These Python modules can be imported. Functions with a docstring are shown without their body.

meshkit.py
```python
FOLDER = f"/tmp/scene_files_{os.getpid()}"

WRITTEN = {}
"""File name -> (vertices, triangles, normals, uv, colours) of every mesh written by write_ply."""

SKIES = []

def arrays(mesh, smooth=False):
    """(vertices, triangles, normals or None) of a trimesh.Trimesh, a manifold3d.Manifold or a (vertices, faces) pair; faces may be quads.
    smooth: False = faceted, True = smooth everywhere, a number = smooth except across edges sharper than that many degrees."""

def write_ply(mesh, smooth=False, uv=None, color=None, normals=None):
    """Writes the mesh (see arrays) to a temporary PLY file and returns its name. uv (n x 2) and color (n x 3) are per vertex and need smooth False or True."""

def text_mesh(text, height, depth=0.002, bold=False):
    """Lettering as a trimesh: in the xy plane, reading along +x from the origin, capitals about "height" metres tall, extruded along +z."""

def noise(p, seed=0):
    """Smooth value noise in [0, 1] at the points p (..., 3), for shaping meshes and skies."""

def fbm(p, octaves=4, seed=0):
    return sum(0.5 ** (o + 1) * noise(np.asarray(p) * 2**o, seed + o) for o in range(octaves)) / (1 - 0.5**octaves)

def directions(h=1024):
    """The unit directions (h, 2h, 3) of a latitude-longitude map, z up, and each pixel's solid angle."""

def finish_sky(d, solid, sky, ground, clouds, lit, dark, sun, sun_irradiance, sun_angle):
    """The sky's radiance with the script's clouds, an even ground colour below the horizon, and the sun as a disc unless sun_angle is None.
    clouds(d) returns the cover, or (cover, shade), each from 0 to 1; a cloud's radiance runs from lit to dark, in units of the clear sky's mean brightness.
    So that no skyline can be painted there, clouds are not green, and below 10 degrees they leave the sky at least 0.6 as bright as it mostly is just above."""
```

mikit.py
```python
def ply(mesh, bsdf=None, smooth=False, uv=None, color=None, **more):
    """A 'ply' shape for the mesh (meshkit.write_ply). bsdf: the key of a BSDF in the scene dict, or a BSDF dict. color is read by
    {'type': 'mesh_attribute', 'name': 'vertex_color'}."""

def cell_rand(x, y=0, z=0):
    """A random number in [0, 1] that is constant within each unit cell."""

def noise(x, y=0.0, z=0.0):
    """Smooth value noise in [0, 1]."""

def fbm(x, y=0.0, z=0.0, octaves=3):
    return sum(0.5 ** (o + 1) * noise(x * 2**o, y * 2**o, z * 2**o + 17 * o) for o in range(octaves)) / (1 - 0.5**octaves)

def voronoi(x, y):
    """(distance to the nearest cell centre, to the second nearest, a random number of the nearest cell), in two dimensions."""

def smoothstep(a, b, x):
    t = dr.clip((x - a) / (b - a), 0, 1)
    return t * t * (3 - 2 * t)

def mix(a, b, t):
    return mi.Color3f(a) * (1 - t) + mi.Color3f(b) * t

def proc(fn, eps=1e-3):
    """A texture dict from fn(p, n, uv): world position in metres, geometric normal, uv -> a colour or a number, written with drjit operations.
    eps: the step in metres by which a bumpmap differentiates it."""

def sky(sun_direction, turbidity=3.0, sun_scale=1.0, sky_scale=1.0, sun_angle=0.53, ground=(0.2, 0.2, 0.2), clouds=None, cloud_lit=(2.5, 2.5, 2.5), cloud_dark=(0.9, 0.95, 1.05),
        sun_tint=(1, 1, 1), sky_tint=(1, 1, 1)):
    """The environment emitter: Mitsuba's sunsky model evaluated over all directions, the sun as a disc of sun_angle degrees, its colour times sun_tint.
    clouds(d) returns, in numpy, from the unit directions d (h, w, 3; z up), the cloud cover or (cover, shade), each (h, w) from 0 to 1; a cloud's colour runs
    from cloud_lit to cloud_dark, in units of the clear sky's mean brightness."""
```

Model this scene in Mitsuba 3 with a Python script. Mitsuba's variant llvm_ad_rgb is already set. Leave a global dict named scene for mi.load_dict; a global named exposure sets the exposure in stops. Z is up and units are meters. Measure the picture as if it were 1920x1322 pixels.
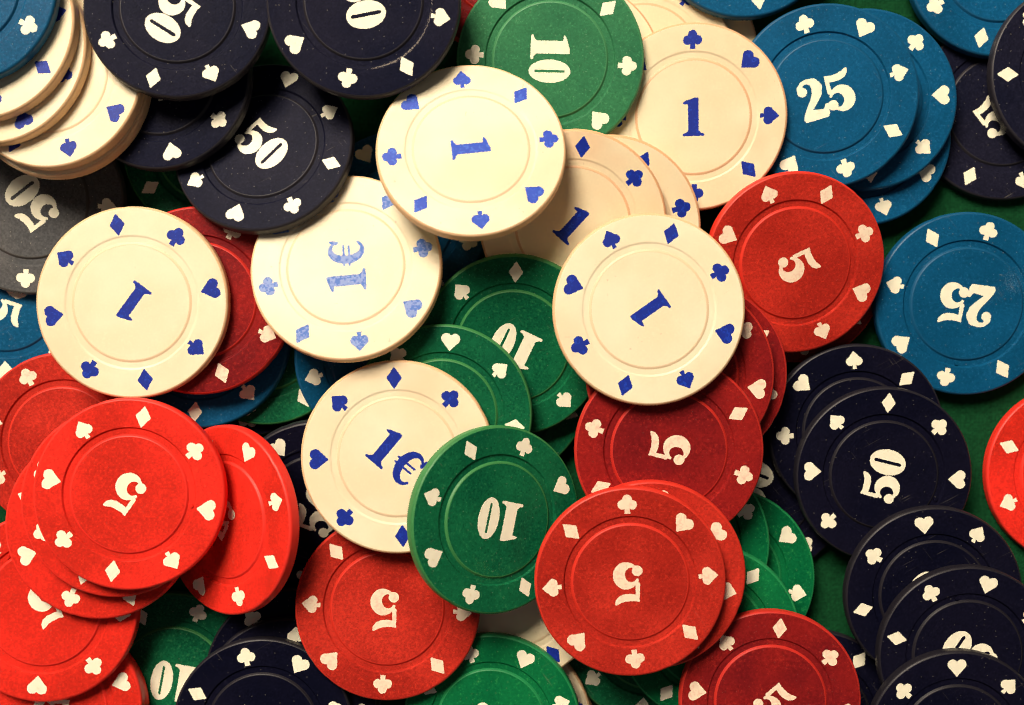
import math
import numpy as np
import trimesh
import mitsuba as mi
import drjit as dr
import mikit
import meshkit
from shapely.geometry import Polygon, Point, LineString, box
from shapely.ops import unary_union
from shapely import affinity

T = mi.ScalarTransform4f
scene, labels = {}, {}
MM = 0.001

# ---------------------------------------------------------------- camera, light, exposure
CAM_H = 0.260
FOCAL = 2205.0 / 1920.0                      # focal length over picture width
scene['camera'] = {
    'type': 'thinlens', 'fov': math.degrees(2 * math.atan(0.5 / FOCAL)), 'fov_axis': 'x',
    'near_clip': 0.01, 'far_clip': 10.0, 'aperture_radius': 0.0016, 'focus_distance': CAM_H - 0.017,
    'to_world': T().look_at(origin=[0, 0, CAM_H], target=[0, 0, 0], up=[0, 1, 0]),
}
exposure = 0.0
LAMP_POS, LAMP_AIM, LAMP_HALF = np.array([-0.43, 0.83, 1.00]), np.array([0.0, 0.0, 0.0]), 0.29
LAMP_RGB = [32.0, 27.7, 22.2]
scene['room_light'] = {'type': 'constant', 'radiance': {'type': 'rgb', 'value': [0.072, 0.065, 0.064]}}

# ---------------------------------------------------------------- helpers
taken = {}


def numbered(name):
    n = taken.get(name, -1) + 1
    taken[name] = n
    return name if n == 0 else f'{name}_{n:03d}'


def rgb(*c):
    return {'type': 'rgb', 'value': list(c)}


def pmm(p):
    return p.x * 1000.0, p.y * 1000.0, p.z * 1000.0


# ---------------------------------------------------------------- materials
def grain_bump(p, n, uv):
    x, y, z = pmm(p)
    return 0.6 * mikit.noise(x * 4.2, y * 4.2, z * 4.2) + 0.4 * mikit.noise(x * 1.7 + 9, y * 1.7, z * 1.7)


def smooth_bump(p, n, uv):
    x, y, z = pmm(p)
    return 0.7 * mikit.noise(x * 0.5, y * 0.5, z * 0.5) + 0.3 * mikit.noise(x * 2.6, y * 2.6, z * 2.6)


GRAIN, SMOOTH = mikit.proc(grain_bump, eps=8e-5), mikit.proc(smooth_bump, eps=2e-4)


def plastic(key, lo, hi, speck, seed, rough=0.5, spec=0.4, speck_amt=0.5, bump=0.00006, dust=0.0, stain=None):
    lo, hi, speck = np.array(lo), np.array(hi), np.array(speck)

    def colour(p, n, uv):
        x, y, z = pmm(p)
        x, y = x + seed * 13.7, y - seed * 7.3
        big = mikit.fbm(x * 0.09, y * 0.09, z * 0.2, 3)
        c = mikit.mix(lo.tolist(), hi.tolist(), mikit.smoothstep(0.25, 0.75, big))
        g = mikit.noise(x * 3.1, y * 3.1, z * 3.1) * 0.6 + mikit.noise(x * 6.5, y * 6.5, z * 6.5) * 0.4
        c = c * (1.0 + speck_amt * (g - 0.5))
        c = mikit.mix(c, speck.tolist(), mikit.smoothstep(0.66, 0.86, g) * 0.45)
        if stain is not None:
            s = mikit.smoothstep(0.52, 0.74, mikit.fbm(x * 0.055 + 3, y * 0.055, z * 0.1, 3))
            c = mikit.mix(c, stain, s * 0.55)
            a = mikit.smoothstep(0.93, 0.98, mikit.noise(x * 0.15 + y * 0.1, y * 6.5 - x * 4.0, z)) + mikit.smoothstep(0.94, 0.98, mikit.noise(x * 6.0 + y * 3.0, y * 0.14 - x * 0.2, z + 5))
            c = mikit.mix(c, [0.50, 0.33, 0.18], a * 0.3 * mikit.smoothstep(0.45, 0.7, mikit.noise(x * 0.12 + 7, y * 0.12, z)))
            d = mikit.smoothstep(0.90, 0.95, mikit.noise(x * 1.3 + 40, y * 1.3, z)) * mikit.smoothstep(0.6, 0.75, mikit.noise(x * 0.16, y * 0.16, z))
            c = mikit.mix(c, [0.40, 0.24, 0.12], d * 0.3)
        if dust > 0:
            first, _, which = mikit.voronoi(x * 0.8, y * 0.8)
            d = mikit.smoothstep(0.10, 0.04, first) * dr.select(which > 0.86, mi.Float(1.0), mi.Float(0.0))
            # hair-fine scuffs: stretched noise in two directions
            a = mikit.noise(x * 0.12 + y * 0.07, y * 5.5 - x * 2.9, z)
            b = mikit.noise(x * 4.9 + y * 3.9, y * 0.1 - x * 0.12, z + 5)
            sc = mikit.smoothstep(0.90, 0.97, a) + mikit.smoothstep(0.91, 0.97, b)
            sc = sc * mikit.smoothstep(0.55, 0.72, mikit.noise(x * 0.13 + 7, y * 0.13, z))
            c = mikit.mix(c, [0.62, 0.56, 0.44], dr.minimum(d * 0.8 + sc * 0.35, 1.0) * dust)
        return c

    scene[key] = {'type': 'bumpmap', 'bump': GRAIN if stain is None else SMOOTH, 'scale': bump,
                  'bsdf': {'type': 'principled', 'base_color': mikit.proc(colour), 'roughness': rough, 'specular': spec}}


BODY = {
    'R': ['red', 'bright_red', 'dark_red'],
    'G': ['green', 'pale_green', 'bright_green'],
    'B': ['blue'],
    'K': ['navy_black', 'black', 'grey_black'],
    'W': ['cream', 'peach'],
}
plastic('red_plastic', (0.36, 0.018, 0.011), (0.51, 0.029, 0.017), (0.62, 0.05, 0.018), 1, rough=0.38, spec=0.10, bump=0.00005, speck_amt=0.75, dust=0.12)
plastic('bright_red_plastic', (0.56, 0.022, 0.012), (0.80, 0.028, 0.017), (0.84, 0.05, 0.02), 2, rough=0.38, spec=0.10, bump=0.000035, speck_amt=0.45, dust=0.15)
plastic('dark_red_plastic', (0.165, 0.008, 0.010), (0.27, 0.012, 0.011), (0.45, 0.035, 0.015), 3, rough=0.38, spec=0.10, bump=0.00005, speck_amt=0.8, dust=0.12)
plastic('green_plastic', (0.003, 0.086, 0.037), (0.006, 0.122, 0.048), (0.05, 0.22, 0.08), 4, rough=0.38, spec=0.10, bump=0.00005, speck_amt=0.9, dust=0.25)
plastic('pale_green_plastic', (0.024, 0.145, 0.065), (0.036, 0.185, 0.078), (0.10, 0.30, 0.13), 5, rough=0.38, spec=0.10, bump=0.000035, speck_amt=0.6, dust=0.25)
plastic('bright_green_plastic', (0.001, 0.105, 0.036), (0.004, 0.150, 0.046), (0.05, 0.32, 0.08), 6, rough=0.38, spec=0.10, bump=0.000035, speck_amt=0.6, dust=0.2)
plastic('blue_plastic', (0.0025, 0.066, 0.155), (0.004, 0.085, 0.200), (0.03, 0.14, 0.26), 7, rough=0.38, spec=0.10, bump=0.000035, speck_amt=0.5, dust=0.35)
plastic('navy_black_plastic', (0.0032, 0.0036, 0.0120), (0.0056, 0.0054, 0.0150), (0.013, 0.012, 0.021), 8, rough=0.34, spec=0.04, bump=0.00003, speck_amt=0.8, dust=0.2)
plastic('black_plastic', (0.0075, 0.0085, 0.0210), (0.0120, 0.0120, 0.0250), (0.024, 0.023, 0.034), 12, rough=0.34, spec=0.015, bump=0.00003, speck_amt=0.8, dust=0.3)
plastic('grey_black_plastic', (0.075, 0.077, 0.082), (0.105, 0.102, 0.102), (0.11, 0.10, 0.09), 9, rough=0.4, spec=0.03, bump=0.00003, speck_amt=0.8, dust=0.4)
plastic('cream_plastic', (0.82, 0.69, 0.465), (0.84, 0.755, 0.54), (0.84, 0.75, 0.53), 10, rough=0.42, spec=0.3, speck_amt=0.05, bump=0.00003, stain=[0.80, 0.60, 0.39])
plastic('peach_plastic', (0.79, 0.64, 0.41), (0.81, 0.72, 0.49), (0.81, 0.70, 0.46), 11, rough=0.42, spec=0.3, speck_amt=0.06, bump=0.00003, stain=[0.79, 0.52, 0.31])
# rims painted with light: paler edge highlights on coloured chips, tan shade on cream
for rim_name, rim_rgb in (('red', (0.60, 0.030, 0.016)), ('bright_red', (0.80, 0.032, 0.020)), ('dark_red', (0.50, 0.024, 0.016)),
                          ('green', (0.040, 0.200, 0.060)), ('pale_green', (0.060, 0.24, 0.10)), ('bright_green', (0.015, 0.22, 0.07)),
                          ('blue', (0.004, 0.075, 0.17)), ('navy_black', (0.0125, 0.0110, 0.0160)), ('black', (0.020, 0.018, 0.024)), ('grey_black', (0.07, 0.065, 0.06)),
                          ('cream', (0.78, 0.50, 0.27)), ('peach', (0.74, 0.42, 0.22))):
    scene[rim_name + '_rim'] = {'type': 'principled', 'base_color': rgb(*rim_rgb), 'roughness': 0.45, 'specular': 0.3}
scene['cream_groove'] = {'type': 'principled', 'base_color': rgb(0.79, 0.60, 0.38), 'roughness': 0.45, 'specular': 0.3}
scene['peach_groove'] = {'type': 'principled', 'base_color': rgb(0.74, 0.46, 0.26), 'roughness': 0.45, 'specular': 0.3}


def ink(key, base, worn, seed, cover, rough=0.5):
    def colour(p, n, uv):
        x, y, z = pmm(p)
        g = mikit.noise(x * 3.4 + seed, y * 3.4, z * 2) * 0.55 + mikit.noise(x * 1.1, y * 1.1 + seed, z) * 0.45
        return mikit.mix(base, worn, mikit.smoothstep(cover - 0.14, cover + 0.14, g))
    scene[key] = {'type': 'principled', 'base_color': mikit.proc(colour), 'roughness': rough, 'specular': 0.35}


ink('cream_ink', (0.88, 0.83, 0.64), (0.84, 0.75, 0.53), 1, 0.76)
ink('pinkish_ink', (0.88, 0.70, 0.52), (0.86, 0.56, 0.42), 2, 0.62)
ink('navy_ink', (0.002, 0.018, 0.27), (0.004, 0.040, 0.40), 3, 0.66)
ink('royal_ink', (0.008, 0.055, 0.48), (0.03, 0.11, 0.56), 4, 0.62)
ink('worn_blue_ink', (0.05, 0.14, 0.50), (0.20, 0.28, 0.58), 5, 0.48)


def felt_colour(p, n, uv):
    x, y, z = pmm(p)
    g = mikit.noise(x * 2.2, y * 2.2, 3) * 0.5 + mikit.noise(x * 0.35, y * 6.0, 1) * 0.25 + mikit.noise(x * 6.0, y * 0.35, 2) * 0.25
    c = mikit.mix([0.002, 0.030, 0.010], [0.006, 0.068, 0.022], g)
    return c * (0.8 + 0.4 * mikit.fbm(x * 0.05, y * 0.05, 0, 3))


def felt_bump(p, n, uv):
    x, y, z = pmm(p)
    return mikit.noise(x * 3.0, y * 3.0, 0) * 0.6 + mikit.noise(x * 1.1, y * 1.1, 5) * 0.4


scene['felt_material'] = {'type': 'bumpmap', 'bump': mikit.proc(felt_bump, eps=1e-4), 'scale': 0.0002,
                          'bsdf': {'type': 'principled', 'base_color': mikit.proc(felt_colour), 'roughness': 0.95, 'specular': 0.1, 'sheen': 0.3}}
scene['lamp_metal'] = {'type': 'principled', 'base_color': rgb(0.03, 0.03, 0.03), 'roughness': 0.5}

# ---------------------------------------------------------------- table felt
table = trimesh.creation.box([1.1, 0.9, 0.012])
table.apply_translation([0, 0, -0.006])
scene['table_felt'] = mikit.ply(table, 'felt_material')
labels['table_felt'] = {'label': 'dark green felt of the card table under the chips', 'category': 'table', 'kind': 'structure'}

# ---------------------------------------------------------------- the lamp that lights the table
LAMP_TO = T().look_at(origin=LAMP_POS.tolist(), target=LAMP_AIM.tolist(), up=[0, 0, 1])
lamp = numbered('table_lamp')
labels[lamp] = {'label': 'square table lamp shining from beyond the upper left of the chips', 'category': 'lamp'}
q = LAMP_HALF
panel = trimesh.Trimesh([[-q, -q, 0], [q, -q, 0], [q, q, 0], [-q, q, 0]], [[0, 1, 2], [0, 2, 3]], process=False)
scene[lamp + '__diffuser'] = mikit.ply(panel, 'lamp_metal', to_world=LAMP_TO, emitter={'type': 'area', 'radiance': rgb(*LAMP_RGB)})
housing = trimesh.creation.box([2 * q + 0.012, 2 * q + 0.012, 0.03])
housing.apply_translation([0, 0, -0.0175])
scene[lamp + '__housing'] = mikit.ply(housing, 'lamp_metal', to_world=LAMP_TO)

# ---------------------------------------------------------------- chip shapes (millimetres, scaled to metres when written)
R, H = 19.5, 1.45                            # radius, half thickness


def lathe_mesh(seed, rim, lip=False, deep=1.0):
    prof = [(0.0, H), (7.0, H), (11.62, H), (11.74, H - 0.03), (12.08, H - 0.44), (12.26, H - 0.46), (13.20, H - 0.46), (13.30, H - 0.44), (13.58, H - 0.05),
            (13.72, H), (16.0, H), (18.86, H), (19.0, H - 0.03)]
    edge = [(19.0, H - 0.03), (19.14, H - 0.09), (19.28, H - 0.19), (19.39, H - 0.33), (19.46, H - 0.5), (19.5, H - 0.75)]
    prof = edge + [(a, -b) for a, b in reversed(edge)] if rim else prof
    if lip:
        prof = [(11.60, H + 0.012), (11.76, H + 0.0), (11.88, H - 0.10), (12.14, H - 0.40)]
        rim = True
    prof = [(a, H + (b - H) * deep if 11 < a < 14 and b > 0 else (-H - (b + H) * -deep if 11 < a < 14 else b)) for a, b in prof]
    n = 168
    th = np.arange(n) * 2 * np.pi / n
    rng = np.random.RandomState(seed)
    wob = sum(rng.uniform(-1, 1) * np.cos(k * th + rng.uniform(0, 6.28)) / k for k in (2, 3, 5, 9, 17)) * 0.035
    nick = np.zeros(n)
    for _ in range(4):
        c = rng.uniform(0, 6.28)
        nick += rng.uniform(0.03, 0.10) * np.exp(-(((th - c + np.pi) % (2 * np.pi) - np.pi) / 0.035) ** 2)
    v, f = [], []
    rings = prof if rim else prof[1:] + [(19.0, -H + 0.03)]
    for a, b in rings:
        w = (a / R) ** 4
        rr = a + (wob - nick * (a > 19.1)) * w
        v.append(np.stack([rr * np.cos(th), rr * np.sin(th), np.full(n, b)], 1))
    v = np.vstack(v)
    m = len(rings)
    i = np.arange(n)
    j = (i + 1) % n
    for k in range(m - 1):
        if rim or k < m - 2:                     # the body is open where the rim closes it
            a, b, c, d = k * n + i, k * n + j, (k + 1) * n + j, (k + 1) * n + i
            f += [np.stack([a, d, c], 1), np.stack([a, c, b], 1)]
    if not rim:
        top, bot = len(v), len(v) + 1
        v = np.vstack([v, [[0, 0, H], [0, 0, -H + 0.03]]])
        f += [np.stack([i, j, np.full(n, top)], 1), np.stack([(m - 1) * n + j, (m - 1) * n + i, np.full(n, bot)], 1)]
    return trimesh.Trimesh(v * MM, np.vstack(f), process=False)


def ragged(shape, rng, amp=0.05, step=0.22):
    """The outline with the small bites and bulges of worn print."""
    out = []
    for g in getattr(shape, 'geoms', [shape]):
        def ring(c):
            ls = LineString(c.coords)
            k = max(10, int(ls.length / step))
            pts = np.array([ls.interpolate(s, normalized=True).coords[0] for s in np.arange(k) / k])
            return pts + rng.normal(0, amp, pts.shape)
        out.append(Polygon(ring(g.exterior), [ring(h) for h in g.interiors]).buffer(0))
    return unary_union(out).buffer(0.03, quad_segs=3).simplify(0.02)


def print_mesh(shape, rng, amp=0.05):
    s = ragged(shape, rng, amp)
    parts = [trimesh.creation.extrude_polygon(g, 0.2, engine='earcut') for g in getattr(s, 'geoms', [s]) if g.area > 0.05]
    m = trimesh.util.concatenate(parts)
    m.apply_translation([0, 0, H - 0.175])
    m.apply_scale(MM)
    return m


def disc(x, y, q):
    return Point(x, y).buffer(q, quad_segs=10)


def stroke(pts):
    """A brush stroke of changing width through (x, y, half width)."""
    out = []
    for a, b in zip(pts[:-1], pts[1:]):
        out.append(unary_union([disc(*a), disc(*b)]).convex_hull)
    return unary_union(out)


def arc(cx, cy, rx, ry, a0, a1, w, n=16):
    """Stroke points on an ellipse from a0 to a1 degrees; w(t) is the half width."""
    return [(cx + rx * math.cos(math.radians(a0 + (a1 - a0) * k / n)), cy + ry * math.sin(math.radians(a0 + (a1 - a0) * k / n)), w(k / n)) for k in range(n + 1)]


# suit marks: about 3.7 mm tall, "up" is +y (away from the chip's centre)
def heart_shape():
    return unary_union([disc(-0.86, 0.62, 0.98), disc(0.86, 0.62, 0.98), Polygon([(-1.72, 0.18), (0, -1.86), (1.72, 0.18), (0.9, 1.0), (-0.9, 1.0)])]).buffer(-0.12).buffer(0.12)


def diamond_shape():
    return Polygon([(0, 1.92), (1.32, 0), (0, -1.92), (-1.32, 0)]).buffer(0.06)


def club_shape():
    return unary_union([disc(0, 0.92, 0.86), disc(-0.92, -0.08, 0.86), disc(0.92, -0.08, 0.86), disc(0, 0.2, 0.6), Polygon([(-0.32, 0), (0.32, 0), (0.52, -1.72), (-0.52, -1.72)])])


def spade_shape():
    return unary_union([disc(-0.78, -0.22, 0.86), disc(0.78, -0.22, 0.86), Polygon([(-1.58, 0.05), (0, 1.84), (1.58, 0.05), (0.8, -0.7), (-0.8, -0.7)]), Polygon([(-0.22, -0.4), (0.22, -0.4), (0.42, -1.74), (-0.42, -1.74)])])


# digits: one unit tall, centred on (0, 0), "up" is +y
def zero_shape(w, slot):
    e = affinity.scale(Point(0, 0).buffer(1, quad_segs=16), w / 2, 0.5)
    return e.difference(LineString([(0, -0.34), (0, 0.34)]).buffer(slot))


def one_shape(stem, foot):
    body = Polygon([(-stem / 2, 0.36), (stem / 2 * 0.4, 0.47), (stem / 2, 0.5), (stem / 2, -0.44), (-stem / 2, -0.44)])
    flag = Polygon([(stem / 2, 0.5), (stem / 2 * 0.3, 0.5), (-foot * 0.42, 0.40), (-foot * 0.5, 0.36), (-foot * 0.42, 0.335), (-stem / 2, 0.335), (0, 0.2)])
    base = unary_union([LineString([(-foot / 2 + 0.035, -0.465), (foot / 2 - 0.035, -0.465)]).buffer(0.035), Polygon([(-stem / 2 - 0.1, -0.45), (-stem / 2, -0.36), (stem / 2, -0.36), (stem / 2 + 0.1, -0.45)])])
    return unary_union([body, flag, base])


def five_shape():
    flag = Polygon([(-0.22, 0.47), (-0.1, 0.45), (0.06, 0.455), (0.2, 0.49), (0.31, 0.55), (0.35, 0.53), (0.32, 0.42), (0.24, 0.33), (0.1, 0.285), (-0.05, 0.285), (-0.2, 0.31)])
    stem = Polygon([(-0.24, 0.48), (-0.16, 0.46), (-0.155, 0.02), (-0.23, 0.0), (-0.26, 0.03)])
    bowl = stroke(arc(0.0, -0.17, 0.235, 0.245, 150, -150, lambda s: 0.035 + 0.105 * math.sin(math.pi * min(max((s - 0.05) / 0.85, 0), 1)) ** 1.2, 24))
    ball = disc(-0.205, -0.275, 0.125)
    return unary_union([flag, stem, bowl, ball])


def two_shape():
    top = stroke([(-0.20, 0.24, 0.115), (-0.25, 0.34, 0.06), (-0.16, 0.45, 0.045), (-0.02, 0.465, 0.055), (0.11, 0.40, 0.10), (0.165, 0.27, 0.125), (0.13, 0.12, 0.115), (0.02, -0.04, 0.09), (-0.12, -0.20, 0.07), (-0.22, -0.33, 0.06), (-0.26, -0.42, 0.06)])
    foot = Polygon([(-0.30, -0.5), (0.27, -0.5), (0.31, -0.42), (0.33, -0.18), (0.27, -0.18), (0.20, -0.29), (0.05, -0.27), (-0.1, -0.24), (-0.26, -0.33)])
    return unary_union([top, foot])


def euro_shape():
    c = stroke(arc(0.05, 0, 0.29, 0.44, 50, 312, lambda s: 0.03 + 0.085 * math.sin(math.pi * s) ** 1.5, 26))
    tip = Polygon([(0.20, 0.27), (0.27, 0.46), (0.32, 0.45), (0.30, 0.22), (0.26, 0.20)])
    bars = unary_union([LineString([(-0.40, 0.075), (0.16, 0.075)]).buffer(0.024), LineString([(-0.40, -0.075), (0.14, -0.075)]).buffer(0.024)])
    return unary_union([c, tip, bars])


SUITS = [('diamond_mark', diamond_shape), ('club_mark', club_shape), ('heart_mark', heart_shape), ('spade_mark', spade_shape)]
VARIANTS = 4
rng = np.random.RandomState(5)
BODIES = [(lathe_mesh(20 + k, False), lathe_mesh(20 + k, True), lathe_mesh(20 + k, True, True)) for k in range(3)]
SHALLOW = [(lathe_mesh(20 + k, False, False, 0.35), BODIES[k][1], lathe_mesh(20 + k, True, True, 0.35)) for k in range(3)]
MARKS = {name: [print_mesh(affinity.scale(fn(), 1.10, 1.10, origin=(0, 0)), rng, 0.034) for _ in range(VARIANTS)] for name, fn in SUITS}


def digit_mesh(shape, tall, amp=0.028):
    return print_mesh(affinity.scale(shape, tall, tall, origin=(0, 0)), rng, amp)


# per value: list of (key of the mesh, offset along the reading direction)
GLYPHS = {
    'one': [digit_mesh(one_shape(0.27, 0.56), 7.9) for _ in range(3)],
    'one_wide': [digit_mesh(one_shape(0.32, 0.62), 8.1) for _ in range(3)],
    'zero_narrow': [digit_mesh(zero_shape(0.55, 0.034), 8.6) for _ in range(3)],
    'zero_wide': [digit_mesh(zero_shape(0.70, 0.05), 8.0) for _ in range(3)],
    'five': [digit_mesh(five_shape(), 8.5) for _ in range(3)],
    'two': [digit_mesh(two_shape(), 8.7) for _ in range(3)],
    'euro': [digit_mesh(euro_shape(), 7.4, 0.03) for _ in range(3)],
}
NUMBERS = {
    '1': [('one', 'digit', 0.0, 0.0)],
    '1E': [('one', 'digit', -3.0, 0.0), ('euro', 'euro_sign', 3.1, -0.3)],
    '5': [('five', 'digit', 0.3, 0.0)],
    '10': [('one_wide', 'digit', -2.55, 0.0), ('zero_narrow', 'digit', 2.35, 0.0)],
    '25': [('two', 'digit', -2.75, 0.0), ('five', 'digit', 2.75, 0.0)],
    '50': [('five', 'digit', -3.1, 0.0), ('zero_wide', 'digit', 2.95, 0.0)],
}
dot = trimesh.creation.cylinder(radius=0.42 * MM, height=0.5 * MM, sections=20)
dot.apply_translation([0, 0, (H - 0.34) * MM])
HOLDER = {}


def shape(mesh, bsdf, smooth, to_world):
    key = (id(mesh), smooth)
    if key not in HOLDER:
        HOLDER[key] = mikit.ply(mesh, smooth=smooth)
    return {**HOLDER[key], 'bsdf': {'type': 'ref', 'id': bsdf}, 'to_world': to_world}


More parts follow.
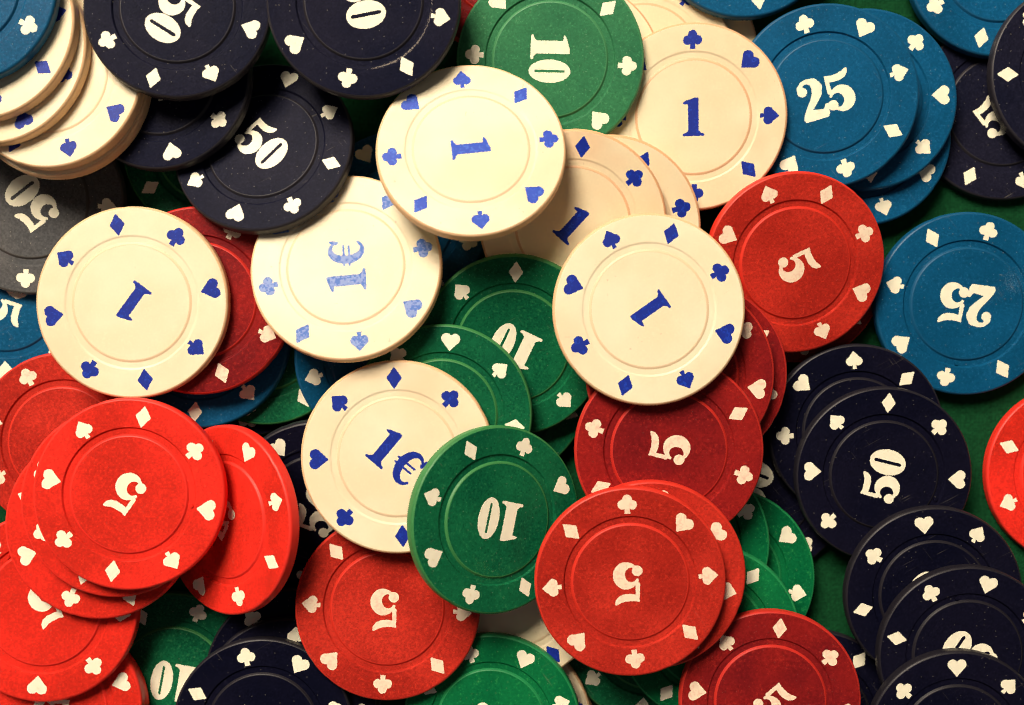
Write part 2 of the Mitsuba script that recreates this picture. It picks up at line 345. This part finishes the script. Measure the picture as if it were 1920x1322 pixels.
# ---------------------------------------------------------------- the chips, as they lie
# (colour, number, x, y, z of the centre in mm, slope x, slope y, size, angle of a diamond mark, direction of the number's top, its misprint, material variant, label)
CHIPS = [
    ('G', '10', np.float64(-65.88), np.float64(45.01), np.float64(1.45), -0.0, -0.0, 1.0, 147.0, 90.0, (np.float64(0.0), np.float64(-0.0)), 0, 'dark green chip deep in the gap below the upper left black chips'),
    ('K', '50', np.float64(107.27), np.float64(52.82), np.float64(1.45), -0.0, -0.0, 1.0, 117.0, -129.0, (np.float64(0.0), np.float64(-0.0)), 1, 'black 50 chip by the right edge, half under the rightmost black chip'),
    ('B', '25', np.float64(105.25), np.float64(83.7), np.float64(4.35), -0.0, -0.0, 1.017, 104.0, 0.0, (np.float64(0.0), np.float64(-0.0)), 0, 'blue chip cut by the top edge near the upper right corner, above the black 50'),
    ('R', '5', np.float64(61.91), np.float64(17.26), np.float64(1.45), -0.0, -0.0, 1.0, 38.0, 0.0, (np.float64(0.0), np.float64(-0.0)), 2, 'red chip showing only a shaded crescent below the upper right red 5'),
    ('B', '25', np.float64(75.74), np.float64(46.81), np.float64(4.35), -0.0, -0.0, 0.993, -61.0, 20.0, (np.float64(0.0), np.float64(-0.0)), 0, 'lowest of the three fanned blue chips in the upper right'),
    ('W', '1', np.float64(34.4), np.float64(65.76), np.float64(1.45), -0.0, -0.0, 1.0, 0.0, 0.0, (np.float64(0.0), np.float64(-0.0)), 1, 'cream chip almost wholly hidden, a shaded sliver between two blue chips at the top'),
    ('W', '1', np.float64(28.48), np.float64(63.52), np.float64(4.35), -0.0, -0.0, 1.0, -9.0, 60.0, (np.float64(0.0), np.float64(-0.0)), 1, 'cream chip at the top, lying under the green 10 and the peach cream 1'),
    ('W', '1', np.float64(12.76), np.float64(60.29), np.float64(7.25), -0.0, -0.0, 1.0, -48.0, 30.0, (np.float64(0.0), np.float64(-0.0)), 1, 'cream chip mostly covered by the topmost green 10, a pinkish edge showing'),
    ('B', '25', np.float64(49.58), np.float64(91.06), np.float64(7.25), -0.0, -0.0, 1.0, 79.0, 0.0, (np.float64(0.0), np.float64(-0.0)), 0, 'blue chip cut by the top edge, lying over cream chips right of the green 10'),
    ('B', '25', np.float64(75.79), np.float64(54.25), np.float64(7.25), -0.0, -0.0, 0.999, 86.0, 200.0, (np.float64(0.0), np.float64(-0.0)), 0, 'middle one of the three fanned blue chips in the upper right'),
    ('B', '25', np.float64(66.04), np.float64(54.0), np.float64(11.41), 0.0947, 0.0633, 0.989, 28.0, -106.0, (np.float64(0.0), np.float64(-0.0)), 0, 'blue 25 chip, topmost of the fan of three, beside the peach cream 1'),
    ('W', '1', np.float64(38.13), np.float64(49.54), np.float64(11.94), 0.0693, 0.0758, 1.004, 44.0, -91.0, (np.float64(0.0), np.float64(-0.0)), 1, 'peach tinted cream chip with an upright dark blue 1, left of the blue 25'),
    ('R', '5', np.float64(-1.69), np.float64(82.91), np.float64(10.15), -0.0, -0.0, 1.0, 0.0, 0.0, (np.float64(0.0), np.float64(-0.0)), 2, 'dark red chip, a sliver at the top edge between the black 50 and green 10'),
    ('G', '10', np.float64(7.97), np.float64(61.06), np.float64(13.81), 0.0623, 0.082, 1.002, -40.0, 2.0, (np.float64(0.0), np.float64(-0.0)), 1, 'pale green 10 chip at the top with its number turned sideways'),
    ('B', '25', np.float64(-24.72), np.float64(29.03), np.float64(1.45), -0.0, -0.0, 1.0, 153.0, 0.0, (np.float64(0.0), np.float64(-0.0)), 0, 'dark blue chip in deep shade, peeping out between the black 50 and two cream chips'),
    ('B', '25', np.float64(98.33), np.float64(10.58), np.float64(4.37), -0.0013, 0.0629, 1.017, 60.0, 98.0, (np.float64(0.0), np.float64(-0.0)), 0, 'blue 25 chip at the right edge, number upside down, with a whitish scuff'),
    ('R', '5', np.float64(59.59), np.float64(18.99), np.float64(11.19), -0.067, 0.1792, 0.984, -68.0, -27.0, (np.float64(0.0), np.float64(-0.0)), 0, 'red 5 chip under the upper blue chips, its pinkish 5 lying on its side'),
    ('B', '25', np.float64(-110.77), np.float64(12.24), np.float64(1.45), -0.0, -0.0, 1.0, 0.0, 17.0, (np.float64(0.0), np.float64(-0.0)), 0, 'blue 25 chip at the left edge, under the grey black 50'),
    ('K', '50', np.float64(-103.99), np.float64(32.63), np.float64(4.35), -0.0, -0.0, 1.029, 49.0, 142.0, (np.float64(0.0), np.float64(-0.0)), 2, 'greyish black 50 chip at the left edge, below the stack of cream chips'),
    ('R', '5', np.float64(-97.07), np.float64(-19.37), np.float64(4.35), -0.0, -0.0, 1.0, 16.0, -60.0, (np.float64(0.0), np.float64(-0.0)), 0, 'red 5 chip at the left edge, under the cream 1 and the brightest red 5'),
    ('K', '50', np.float64(-57.37), np.float64(1.28), np.float64(1.45), -0.0, -0.0, 1.0, 0.0, 0.0, (np.float64(0.0), np.float64(-0.0)), 0, 'black chip almost lost in the dark gap left of the shaded green one'),
    ('G', '10', np.float64(-53.38), np.float64(3.8), np.float64(4.35), -0.0, -0.0, 1.0, 59.0, 90.0, (np.float64(0.0), np.float64(-0.0)), 0, 'dark green chip in the gap above the tilted red one, left of the navy chip'),
    ('B', '25', np.float64(-67.01), np.float64(3.31), np.float64(7.25), -0.0, -0.0, 1.0, 93.0, 0.0, (np.float64(0.0), np.float64(-0.0)), 0, 'dark blue chip poking out below the red chip that lies under two cream ones'),
    ('K', '50', np.float64(-67.82), np.float64(10.7), np.float64(10.15), -0.0, -0.0, 1.0, 0.0, 0.0, (np.float64(0.0), np.float64(-0.0)), 0, 'unseen black chip added right under the red chip below the leftmost cream 1'),  # added chip: holds up the red one and deepens shade in the gap
    ('R', '5', np.float64(-65.47), np.float64(10.91), np.float64(13.05), -0.0, -0.0, 1.011, 71.0, 120.0, (np.float64(0.0), np.float64(-0.0)), 2, 'red chip sandwiched between the leftmost cream 1 and the faded cream 1 euro chip'),
    ('W', '1', np.float64(-78.45), np.float64(10.34), np.float64(15.95), -0.0, -0.0, 1.021, -100.5, 126.0, (np.float64(0.0), np.float64(-0.0)), 0, 'leftmost cream 1 chip, its blue 1 leaning upside down, over red and black chips'),
    ('B', '25', np.float64(-27.22), np.float64(-0.89), np.float64(5.81), -0.2004, 0.0975, 1.0, 30.0, 0.0, (np.float64(0.0), np.float64(-0.0)), 0, 'navy shaded blue chip below the faded cream chip, left of the crisp 1 euro chip'),
    ('K', '50', np.float64(-41.28), np.float64(-33.39), np.float64(5.75), -0.0, 0.2242, 1.0, 148.0, 200.0, (np.float64(0.0), np.float64(-0.0)), 0, 'black chip in the dark gap left of the crisp cream 1 euro chip'),
    ('G', '10', np.float64(-2.65), np.float64(-7.86), np.float64(5.53), -0.0904, 0.0432, 1.0, 20.0, 0.0, (np.float64(0.0), np.float64(-0.0)), 0, 'green chip in shade, a small wedge between two green chips and the red 5'),
    ('W', '1', np.float64(20.05), np.float64(26.11), np.float64(12.25), 0.0383, 0.2148, 1.0, -63.0, 0.0, (np.float64(0.0), np.float64(-0.0)), 1, 'cream chip just beneath the one with a leaning dark blue 1, edge showing right'),
    ('W', '1', np.float64(12.64), np.float64(26.81), np.float64(15.08), 0.0383, 0.2148, 0.997, -83.0, -48.0, (np.float64(0.0), np.float64(-0.0)), 1, 'cream chip with a leaning dark blue 1, half under the two brightest cream chips'),
    ('G', '10', np.float64(0.27), np.float64(1.51), np.float64(12.44), 0.035, 0.1979, 0.99, -88.0, 115.0, (np.float64(0.0), np.float64(-0.0)), 0, 'green 10 chip partly under the bright cream 1 at the centre, number upside down'),
    ('G', '10', np.float64(-14.55), np.float64(-12.85), np.float64(14.7), 0.035, 0.0606, 0.964, 8.0, 120.0, (np.float64(0.0), np.float64(-0.0)), 0, 'green chip without visible number, overlapping the upside down green 10'),
    ('W', '1E', np.float64(-33.98), np.float64(17.37), np.float64(18.1), 0.0369, -0.2093, 1.012, -58.0, 175.0, (np.float64(0.0), np.float64(-0.0)), 20, 'cream 1 euro chip with its blue print worn pale, number lying sideways'),
    ('K', '50', np.float64(-51.8), np.float64(42.79), np.float64(13.82), 0.1105, -0.2857, 0.979, 17.0, -46.0, (np.float64(0.0), np.float64(-0.0)), 1, 'black 50 chip tilted over a worn cream chip, with a leaning 50'),
    ('K', '50', np.float64(-72.73), np.float64(56.55), np.float64(13.91), 0.1192, -0.1069, 0.973, -9.0, 100.0, (np.float64(0.0), np.float64(-0.0)), 1, 'black chip wedged under the upper left 50, right of the cream stack'),
    ('W', '1', np.float64(-94.06), np.float64(55.32), np.float64(14.42), 0.1192, -0.1069, 1.0, 40.0, 100.0, (np.float64(0.0), np.float64(-0.0)), 0, 'bottom cream chip of the upper left stack, only its lower rim showing'),
    ('W', '1', np.float64(-94.18), np.float64(56.54), np.float64(17.22), 0.1192, -0.1069, 0.988, 119.0, 60.0, (np.float64(0.0), np.float64(-0.0)), 0, 'second cream chip from the bottom of the upper left stack, widest part in view'),
    ('W', '1', np.float64(-105.36), np.float64(61.38), np.float64(18.44), 0.1135, -0.1031, 0.994, -25.0, 0.0, (np.float64(0.0), np.float64(-0.0)), 0, 'third cream chip from the bottom of the upper left stack'),
    ('W', '1', np.float64(-106.71), np.float64(65.63), np.float64(20.78), 0.1135, -0.1031, 0.984, 35.0, 200.0, (np.float64(0.0), np.float64(-0.0)), 0, 'top cream chip of the upper left stack, directly under a blue chip'),
    ('B', '25', np.float64(-109.53), np.float64(72.56), np.float64(25.66), -0.0, -0.0, 0.991, -16.0, 0.0, (np.float64(0.0), np.float64(-0.0)), 0, 'blue chip in the upper left corner, on top of the cream stack'),
    ('K', '50', np.float64(-67.68), np.float64(69.76), np.float64(21.16), -0.0437, -0.0758, 0.966, 107.0, 32.0, (np.float64(-1.29), np.float64(-2.15)), 1, 'black 50 chip at the top left, just right of the cream stack'),
    ('W', '1', np.float64(-8.23), np.float64(40.34), np.float64(23.93), -0.0266, -0.3046, 0.977, -52.0, -7.0, (np.float64(0.0), np.float64(-0.0)), 10, 'bright cream chip tilted at the top centre, its blue 1 lying on its side'),
    ('K', '50', np.float64(-29.7), np.float64(70.36), np.float64(23.83), -0.0, -0.0, 0.999, 58.0, -11.0, (np.float64(0.0), np.float64(-0.0)), 1, 'black chip at the top edge left of centre with a whitish scuffed ring'),
    ('K', '50', np.float64(54.57), np.float64(-29.27), np.float64(1.45), -0.0, -0.0, 1.0, 10.0, 200.0, (np.float64(-2.33), np.float64(-0.0)), 0, 'dark chip glimpsed through the gap left of the two overlapping black chips'),
    ('K', '50', np.float64(66.46), np.float64(-80.34), np.float64(1.45), -0.0, -0.0, 1.0, -54.0, 0.0, (np.float64(0.0), np.float64(-0.0)), 0, 'dark chip in the corner gap between the lowest right red 5 and the black stack'),
    ('G', '10', np.float64(30.55), np.float64(-61.68), np.float64(1.45), -0.0, -0.0, 1.0, 7.0, 90.0, (np.float64(0.0), np.float64(-0.0)), 0, 'green chip in shade below the front red 5, near the bottom edge'),
    ('G', '10', np.float64(46.34), np.float64(-48.65), np.float64(4.35), -0.0, -0.0, 0.987, 56.0, 90.0, (np.float64(0.0), np.float64(-0.0)), 2, 'bright green chip farthest right of the fan beside the front red 5'),
    ('G', '10', np.float64(35.35), np.float64(-40.59), np.float64(7.88), 0.0747, -0.0, 1.0, -71.0, 90.0, (np.float64(0.0), np.float64(-0.0)), 2, 'green chip at the back left of the fan beside the front red 5'),
    ('G', '10', np.float64(41.59), np.float64(-59.2), np.float64(11.57), 0.0988, 0.0359, 0.965, -55.0, 90.0, (np.float64(0.0), np.float64(-0.0)), 2, 'green chip lowest of the fan beside the front red 5, with a cut diamond'),
    ('K', '50', np.float64(74.23), np.float64(-17.0), np.float64(5.56), -0.0013, 0.0629, 0.971, -48.0, 150.0, (np.float64(0.0), np.float64(-0.0)), 0, 'black chip behind the right hand 50, over the edge of the blue 25'),
    ('K', '50', np.float64(79.32), np.float64(-26.04), np.float64(7.96), -0.0037, 0.0698, 0.967, -87.0, 194.0, (np.float64(0.0), np.float64(-0.0)), 0, 'black chip with a whole white 50 at the right, in front of another black one'),
    ('R', '5', np.float64(53.35), np.float64(-71.89), np.float64(16.02), -0.0, 0.0293, 0.962, -82.0, -43.0, (np.float64(0.0), np.float64(-0.0)), 2, 'dark red 5 chip cut by the bottom edge, right of the front red 5'),
    ('R', '5', np.float64(38.21), np.float64(-4.67), np.float64(12.93), -0.0, 0.0825, 0.994, -32.0, 60.0, (np.float64(0.0), np.float64(-0.0)), 2, 'outermost red chip of the fan right of the central cream 1'),
    ('R', '5', np.float64(34.7), np.float64(-4.54), np.float64(16.43), -0.0, 0.0524, 0.997, -80.0, 60.0, (np.float64(0.0), np.float64(-0.0)), 2, 'red chip tucked under the central cream 1, between two other red chips'),
    ('R', '5', np.float64(32.11), np.float64(-19.95), np.float64(18.52), -0.0, 0.0524, 0.994, -28.0, 192.0, (np.float64(0.0), np.float64(-0.0)), 2, 'red 5 chip in the shadow right below the central cream 1'),
    ('W', '1', np.float64(-0.58), np.float64(-84.42), np.float64(1.45), -0.0, -0.0, 1.0, 0.0, 0.0, (np.float64(0.0), np.float64(-0.0)), 1, 'lowest cream chip at the bottom edge, a slip showing beside a green chip'),
    ('W', '1', np.float64(-2.08), np.float64(-80.81), np.float64(4.35), -0.0, -0.0, 1.0, 30.0, 0.0, (np.float64(0.0), np.float64(-0.0)), 0, 'cream chip under the lowest green one, only a striped slip of its rim showing'),
    ('W', '1', np.float64(0.11), np.float64(-50.76), np.float64(8.14), 0.0747, -0.0, 1.0, 57.0, 0.0, (np.float64(0.0), np.float64(-0.0)), 0, 'cream chip at the bottom in shade, between the green 10 and the front red 5'),
    ('G', '10', np.float64(-4.28), np.float64(-78.34), np.float64(10.72), 0.0747, -0.0, 0.968, 28.0, 100.0, (np.float64(0.0), np.float64(-0.0)), 2, 'green chip cut by the bottom edge, right of the red 5 with upside down number'),
    ('G', '10', np.float64(-74.27), np.float64(-72.06), np.float64(1.45), -0.0, -0.0, 1.0, -114.0, 100.0, (np.float64(0.0), np.float64(-0.0)), 0, 'green 10 chip at the lower left in shade, half under red and black chips'),
    ('K', '50', np.float64(-47.0), np.float64(-70.37), np.float64(4.53), -0.0, 0.013, 1.0, -170.0, 0.0, (np.float64(0.0), np.float64(-0.0)), 0, 'black chip lowest of three at the bottom left, only its upper left edge showing'),
    ('K', '50', np.float64(-47.85), np.float64(-75.85), np.float64(7.36), -0.0, 0.013, 0.981, -40.0, 0.0, (np.float64(0.0), np.float64(-0.0)), 0, 'middle of three overlapping black chips at the bottom left'),
    ('K', '50', np.float64(-52.71), np.float64(-79.5), np.float64(10.21), -0.0, 0.013, 0.982, -149.0, -75.0, (np.float64(0.0), np.float64(-0.0)), 0, 'topmost of three black chips at the bottom left, under the red 5'),
    ('R', '5', np.float64(-59.45), np.float64(-34.99), np.float64(13.1), 0.7133, -0.0, 1.017, 28.0, 120.0, (np.float64(0.0), np.float64(-0.0)), 10, 'steeply tilted red chip leaning beside the brightest red stack, thick dark edge'),
    ('R', '5', np.float64(-26.02), np.float64(-53.38), np.float64(13.33), 0.0004, -0.0, 0.992, 48.0, 89.0, (np.float64(0.0), np.float64(-0.0)), 0, 'red 5 chip left of the bottom centre, number upside down, under a cream euro chip'),
    ('W', '1E', np.float64(-23.44), np.float64(-21.37), np.float64(18.15), -0.0, -0.0, 1.018, -93.0, -50.0, (np.float64(0.0), np.float64(-0.0)), 0, 'cream chip with a crisp dark blue 1 euro print, partly under a tilted green 10'),
    ('G', '10', np.float64(-3.37), np.float64(-33.74), np.float64(21.79), -0.5317, -0.0, 0.975, -113.0, 103.0, (np.float64(0.0), np.float64(-0.0)), 0, 'green 10 chip tilted up on its left edge, leaning on the cream 1 euro chip'),
    ('W', '1', np.float64(27.52), np.float64(8.67), np.float64(22.44), -0.0, -0.0, 0.994, -72.6, 145.0, (np.float64(0.0), np.float64(-0.0)), 0, 'whole bright cream 1 chip right of centre, uncovered, over red and green chips'),
    ('R', '5', np.float64(28.12), np.float64(-45.24), np.float64(20.1), -0.0, 0.0522, 0.993, 56.0, 40.0, (np.float64(0.0), np.float64(-0.0)), 0, 'red chip directly under the front red 5, showing as a crescent'),
    ('R', '5', np.float64(23.72), np.float64(-45.97), np.float64(22.96), -0.0, 0.0522, 0.986, 41.0, 88.0, (np.float64(0.0), np.float64(-0.0)), 0, 'front red 5 chip at the bottom centre, wholly uncovered, number upside down'),
    ('K', '50', np.float64(89.61), np.float64(-51.38), np.float64(9.05), -0.0037, 0.0698, 0.969, -11.0, 120.0, (np.float64(0.0), np.float64(-0.0)), 0, 'uppermost chip of the three black chips fanned in the lower right corner'),
    ('K', '50', np.float64(95.95), np.float64(-63.54), np.float64(11.08), -0.0037, 0.0698, 0.967, -166.0, 123.0, (np.float64(0.0), np.float64(-0.0)), 0, 'middle chip of the black fan in the lower right corner, half covered 50'),
    ('K', '50', np.float64(93.07), np.float64(-80.82), np.float64(12.78), -0.0037, 0.0698, 0.966, -2.0, 200.0, (np.float64(0.0), np.float64(-0.0)), 0, 'nearest chip of the black fan, cut by the bottom edge at the lower right'),
    ('K', '50', np.float64(122.52), np.float64(59.61), np.float64(7.25), -0.0, -0.0, 1.034, 180.0, 0.0, (np.float64(0.0), np.float64(-0.0)), 1, 'black chip cut by the right edge near the upper right corner'),
    ('R', '5', np.float64(123.36), np.float64(-26.7), np.float64(1.45), -0.0, -0.0, 1.005, 203.0, 0.0, (np.float64(0.0), np.float64(-0.0)), 10, 'bright red chip cut by the right edge, alone on the green felt'),
    ('R', '5', np.float64(-98.57), np.float64(-77.7), np.float64(4.35), -0.0, -0.0, 1.0, -100.0, 0.0, (np.float64(0.0), np.float64(-0.0)), 10, 'lowest red chip in the bottom left corner, a thin rim showing'),
    ('R', '5', np.float64(-98.58), np.float64(-76.02), np.float64(7.25), -0.0, -0.0, 1.0, -111.0, 0.0, (np.float64(0.0), np.float64(-0.0)), 10, 'red chip in the bottom left corner with one heart visible, under a red 5'),
    ('R', '5', np.float64(-99.13), np.float64(-53.96), np.float64(10.15), -0.0, -0.0, 1.028, 4.0, 65.0, (np.float64(1.01), np.float64(1.13)), 10, 'red 5 chip in the bottom left corner, partly covered by the brighter stack'),
    ('R', '5', np.float64(-86.29), np.float64(-36.07), np.float64(13.05), -0.0, -0.0, 1.011, 66.0, 0.0, (np.float64(0.0), np.float64(-0.0)), 10, 'third red chip from the top of the bright stack at the left'),
    ('R', '5', np.float64(-81.86), np.float64(-30.92), np.float64(15.95), -0.0, -0.0, 1.01, 113.0, 0.0, (np.float64(0.0), np.float64(-0.0)), 10, 'second red chip from the top of the bright stack at the left, a narrow crescent'),
    ('R', '5', np.float64(-78.16), np.float64(-28.92), np.float64(18.85), -0.0, -0.0, 1.009, -79.0, 123.0, (np.float64(0.0), np.float64(-0.0)), 10, 'topmost bright red 5 chip at the left, wholly uncovered'),
]



def scuff_mesh(points, seed):
    """Tiny raised crumbs of rubbed plastic at (radius mm, degrees, size mm)."""
    g = np.random.RandomState(seed)
    out = []
    for a, d, q in points:
        k = 5
        w = np.arange(k) * 2 * np.pi / k + g.uniform(0, 6)
        flat = np.stack([q * g.uniform(0.6, 1.9) * np.cos(w), q * g.uniform(0.5, 1.0) * np.sin(w)], 1)
        turn = math.radians(d + 90 + g.normal(0, 25))
        flat = flat @ np.array([[math.cos(turn), math.sin(turn)], [-math.sin(turn), math.cos(turn)]])
        m = trimesh.creation.extrude_polygon(Polygon(flat).convex_hull, 0.08, engine='earcut')
        m.apply_translation([a * math.cos(math.radians(d)), a * math.sin(math.radians(d)), H - 0.05 - (0.45 if 12.2 < a < 13.3 else 0)])
        out.append(m)
    m = trimesh.util.concatenate(out)
    m.apply_scale(MM)
    return m


sg = np.random.RandomState(77)
SCUFFS = {
    'ring': ('pale_scuff', 'whitish rubbed arc along the outer ring line', scuff_mesh([(13.75 + sg.normal(0, 0.10), sg.triangular(-88, -62, 5), sg.uniform(0.03, 0.085)) for _ in range(420)], 1)),
    'burst': ('blue_scuff', 'whitish burst of scratches over the ring', scuff_mesh([(10.8 + 3.0 * abs(sg.normal(0, 0.5)) * sg.choice([-1, 1]), 26 + sg.normal(0, 8.5), sg.uniform(0.02, 0.055)) for _ in range(420)], 2)),
    'specks': ('green_scuff', 'pale scratches around the moulding dot', scuff_mesh([(10.9 + sg.normal(0, 2.0), -104 + sg.normal(0, 11), sg.uniform(0.02, 0.06)) for _ in range(260)], 3)),
}
scene['pale_scuff'] = {'type': 'principled', 'base_color': rgb(0.30, 0.26, 0.22), 'roughness': 0.7, 'specular': 0.2}
scene['blue_scuff'] = {'type': 'principled', 'base_color': rgb(0.14, 0.26, 0.35), 'roughness': 0.7, 'specular': 0.2}
scene['green_scuff'] = {'type': 'principled', 'base_color': rgb(0.08, 0.24, 0.08), 'roughness': 0.7, 'specular': 0.2}
WORN = {'black chip at the top edge left of centre with a whitish scuffed ring': 'ring',
        'blue 25 chip at the right edge, number upside down, with a whitish scuff': 'burst',
        'green 10 chip tilted up on its left edge, leaning on the cream 1 euro chip': 'specks'}
GROUP = {'R': 'red poker chips', 'G': 'green poker chips', 'B': 'blue poker chips', 'K': 'black poker chips', 'W': 'cream poker chips'}

for index, (kind, number, x, y, z, gx, gy, size, phase, up, shift, look, label) in enumerate(CHIPS):
    chip = numbered('poker_chip')
    labels[chip] = {'label': label, 'category': 'poker chip', 'group': GROUP[kind]}
    pick = np.random.RandomState(100 + index)
    n = np.array([-gx, -gy, 1.0])
    n /= np.linalg.norm(n)
    e = np.array([1.0, 0, 0]) - n * n[0]
    e /= np.linalg.norm(e)
    s = np.cross(n, e)
    M = np.eye(4)
    M[:3, :3] = np.stack([e, s, n], 1) @ np.diag([size, size, 1.0])
    M[:3, 3] = np.array([x, y, z]) * MM
    place = T(M)

    def turned(angle, ox, oy, sx=0.0, sy=0.0):
        """A print whose up direction points to 'angle' (picture degrees, clockwise), shifted by ox, oy in its own axes."""
        a = -angle - 90.0
        return place @ T().translate([sx * MM, sy * MM, 0]) @ T().rotate([0, 0, 1], a) @ T().translate([ox * MM, oy * MM, 0])

    body_key = BODY[kind][look % len(BODY[kind])]
    spun = place @ T().rotate([0, 0, 1], float(pick.uniform(0, 360)))
    scene[chip + '__body'] = shape((SHALLOW if kind == 'W' else BODIES)[index % 3][0], body_key + '_plastic', 30, spun)
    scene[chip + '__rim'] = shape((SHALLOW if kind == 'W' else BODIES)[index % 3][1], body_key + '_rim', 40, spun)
    scene[chip + '__groove_edge'] = shape((SHALLOW if kind == 'W' else BODIES)[index % 3][2], body_key + ('_groove' if kind == 'W' else '_rim'), 40, spun)  # coloured lips take the paler rim colour, a painted boost to the groove highlight
    if kind == 'W':
        print_key = ['navy_ink', 'royal_ink', 'worn_blue_ink'][look // 10]
    else:
        print_key = 'pinkish_ink' if kind == 'R' and look // 10 == 0 else 'cream_ink'
    for k in range(8):
        name = SUITS[k % 4][0]
        a = phase + 45.0 * k + float(pick.normal(0, 0.7))
        mesh = MARKS[name][pick.randint(VARIANTS)]
        part = chip + '__' + name + ('' if k < 4 else '_001')
        scene[part] = shape(mesh, print_key, False, turned(a, float(pick.normal(0, 0.12)), 15.95 + float(pick.normal(0, 0.10))) @ T().rotate([0, 0, 1], float(pick.normal(0, 2.5))))
    seen = {}
    for glyph, part, ox, oy in NUMBERS[number]:
        c = seen.get(part, 0)
        seen[part] = c + 1
        scene[chip + '__' + part + ('' if c == 0 else f'_{c:03d}')] = shape(GLYPHS[glyph][pick.randint(3)], print_key, False, turned(up, ox, oy, *shift))
    if index % 3 == 0 or look >= 20 and kind != 'W':
        scene[chip + '__mould_dot'] = shape(dot, body_key + '_plastic', 35, turned(float(pick.uniform(0, 360)), 0.0, 12.75))
    if label in WORN:
        key, text, mesh = SCUFFS[WORN[label]]
        scene[chip + '__scuff'] = shape(mesh, key, False, place)
        labels[chip + '__scuff'] = {'label': text, 'kind': 'stuff'}
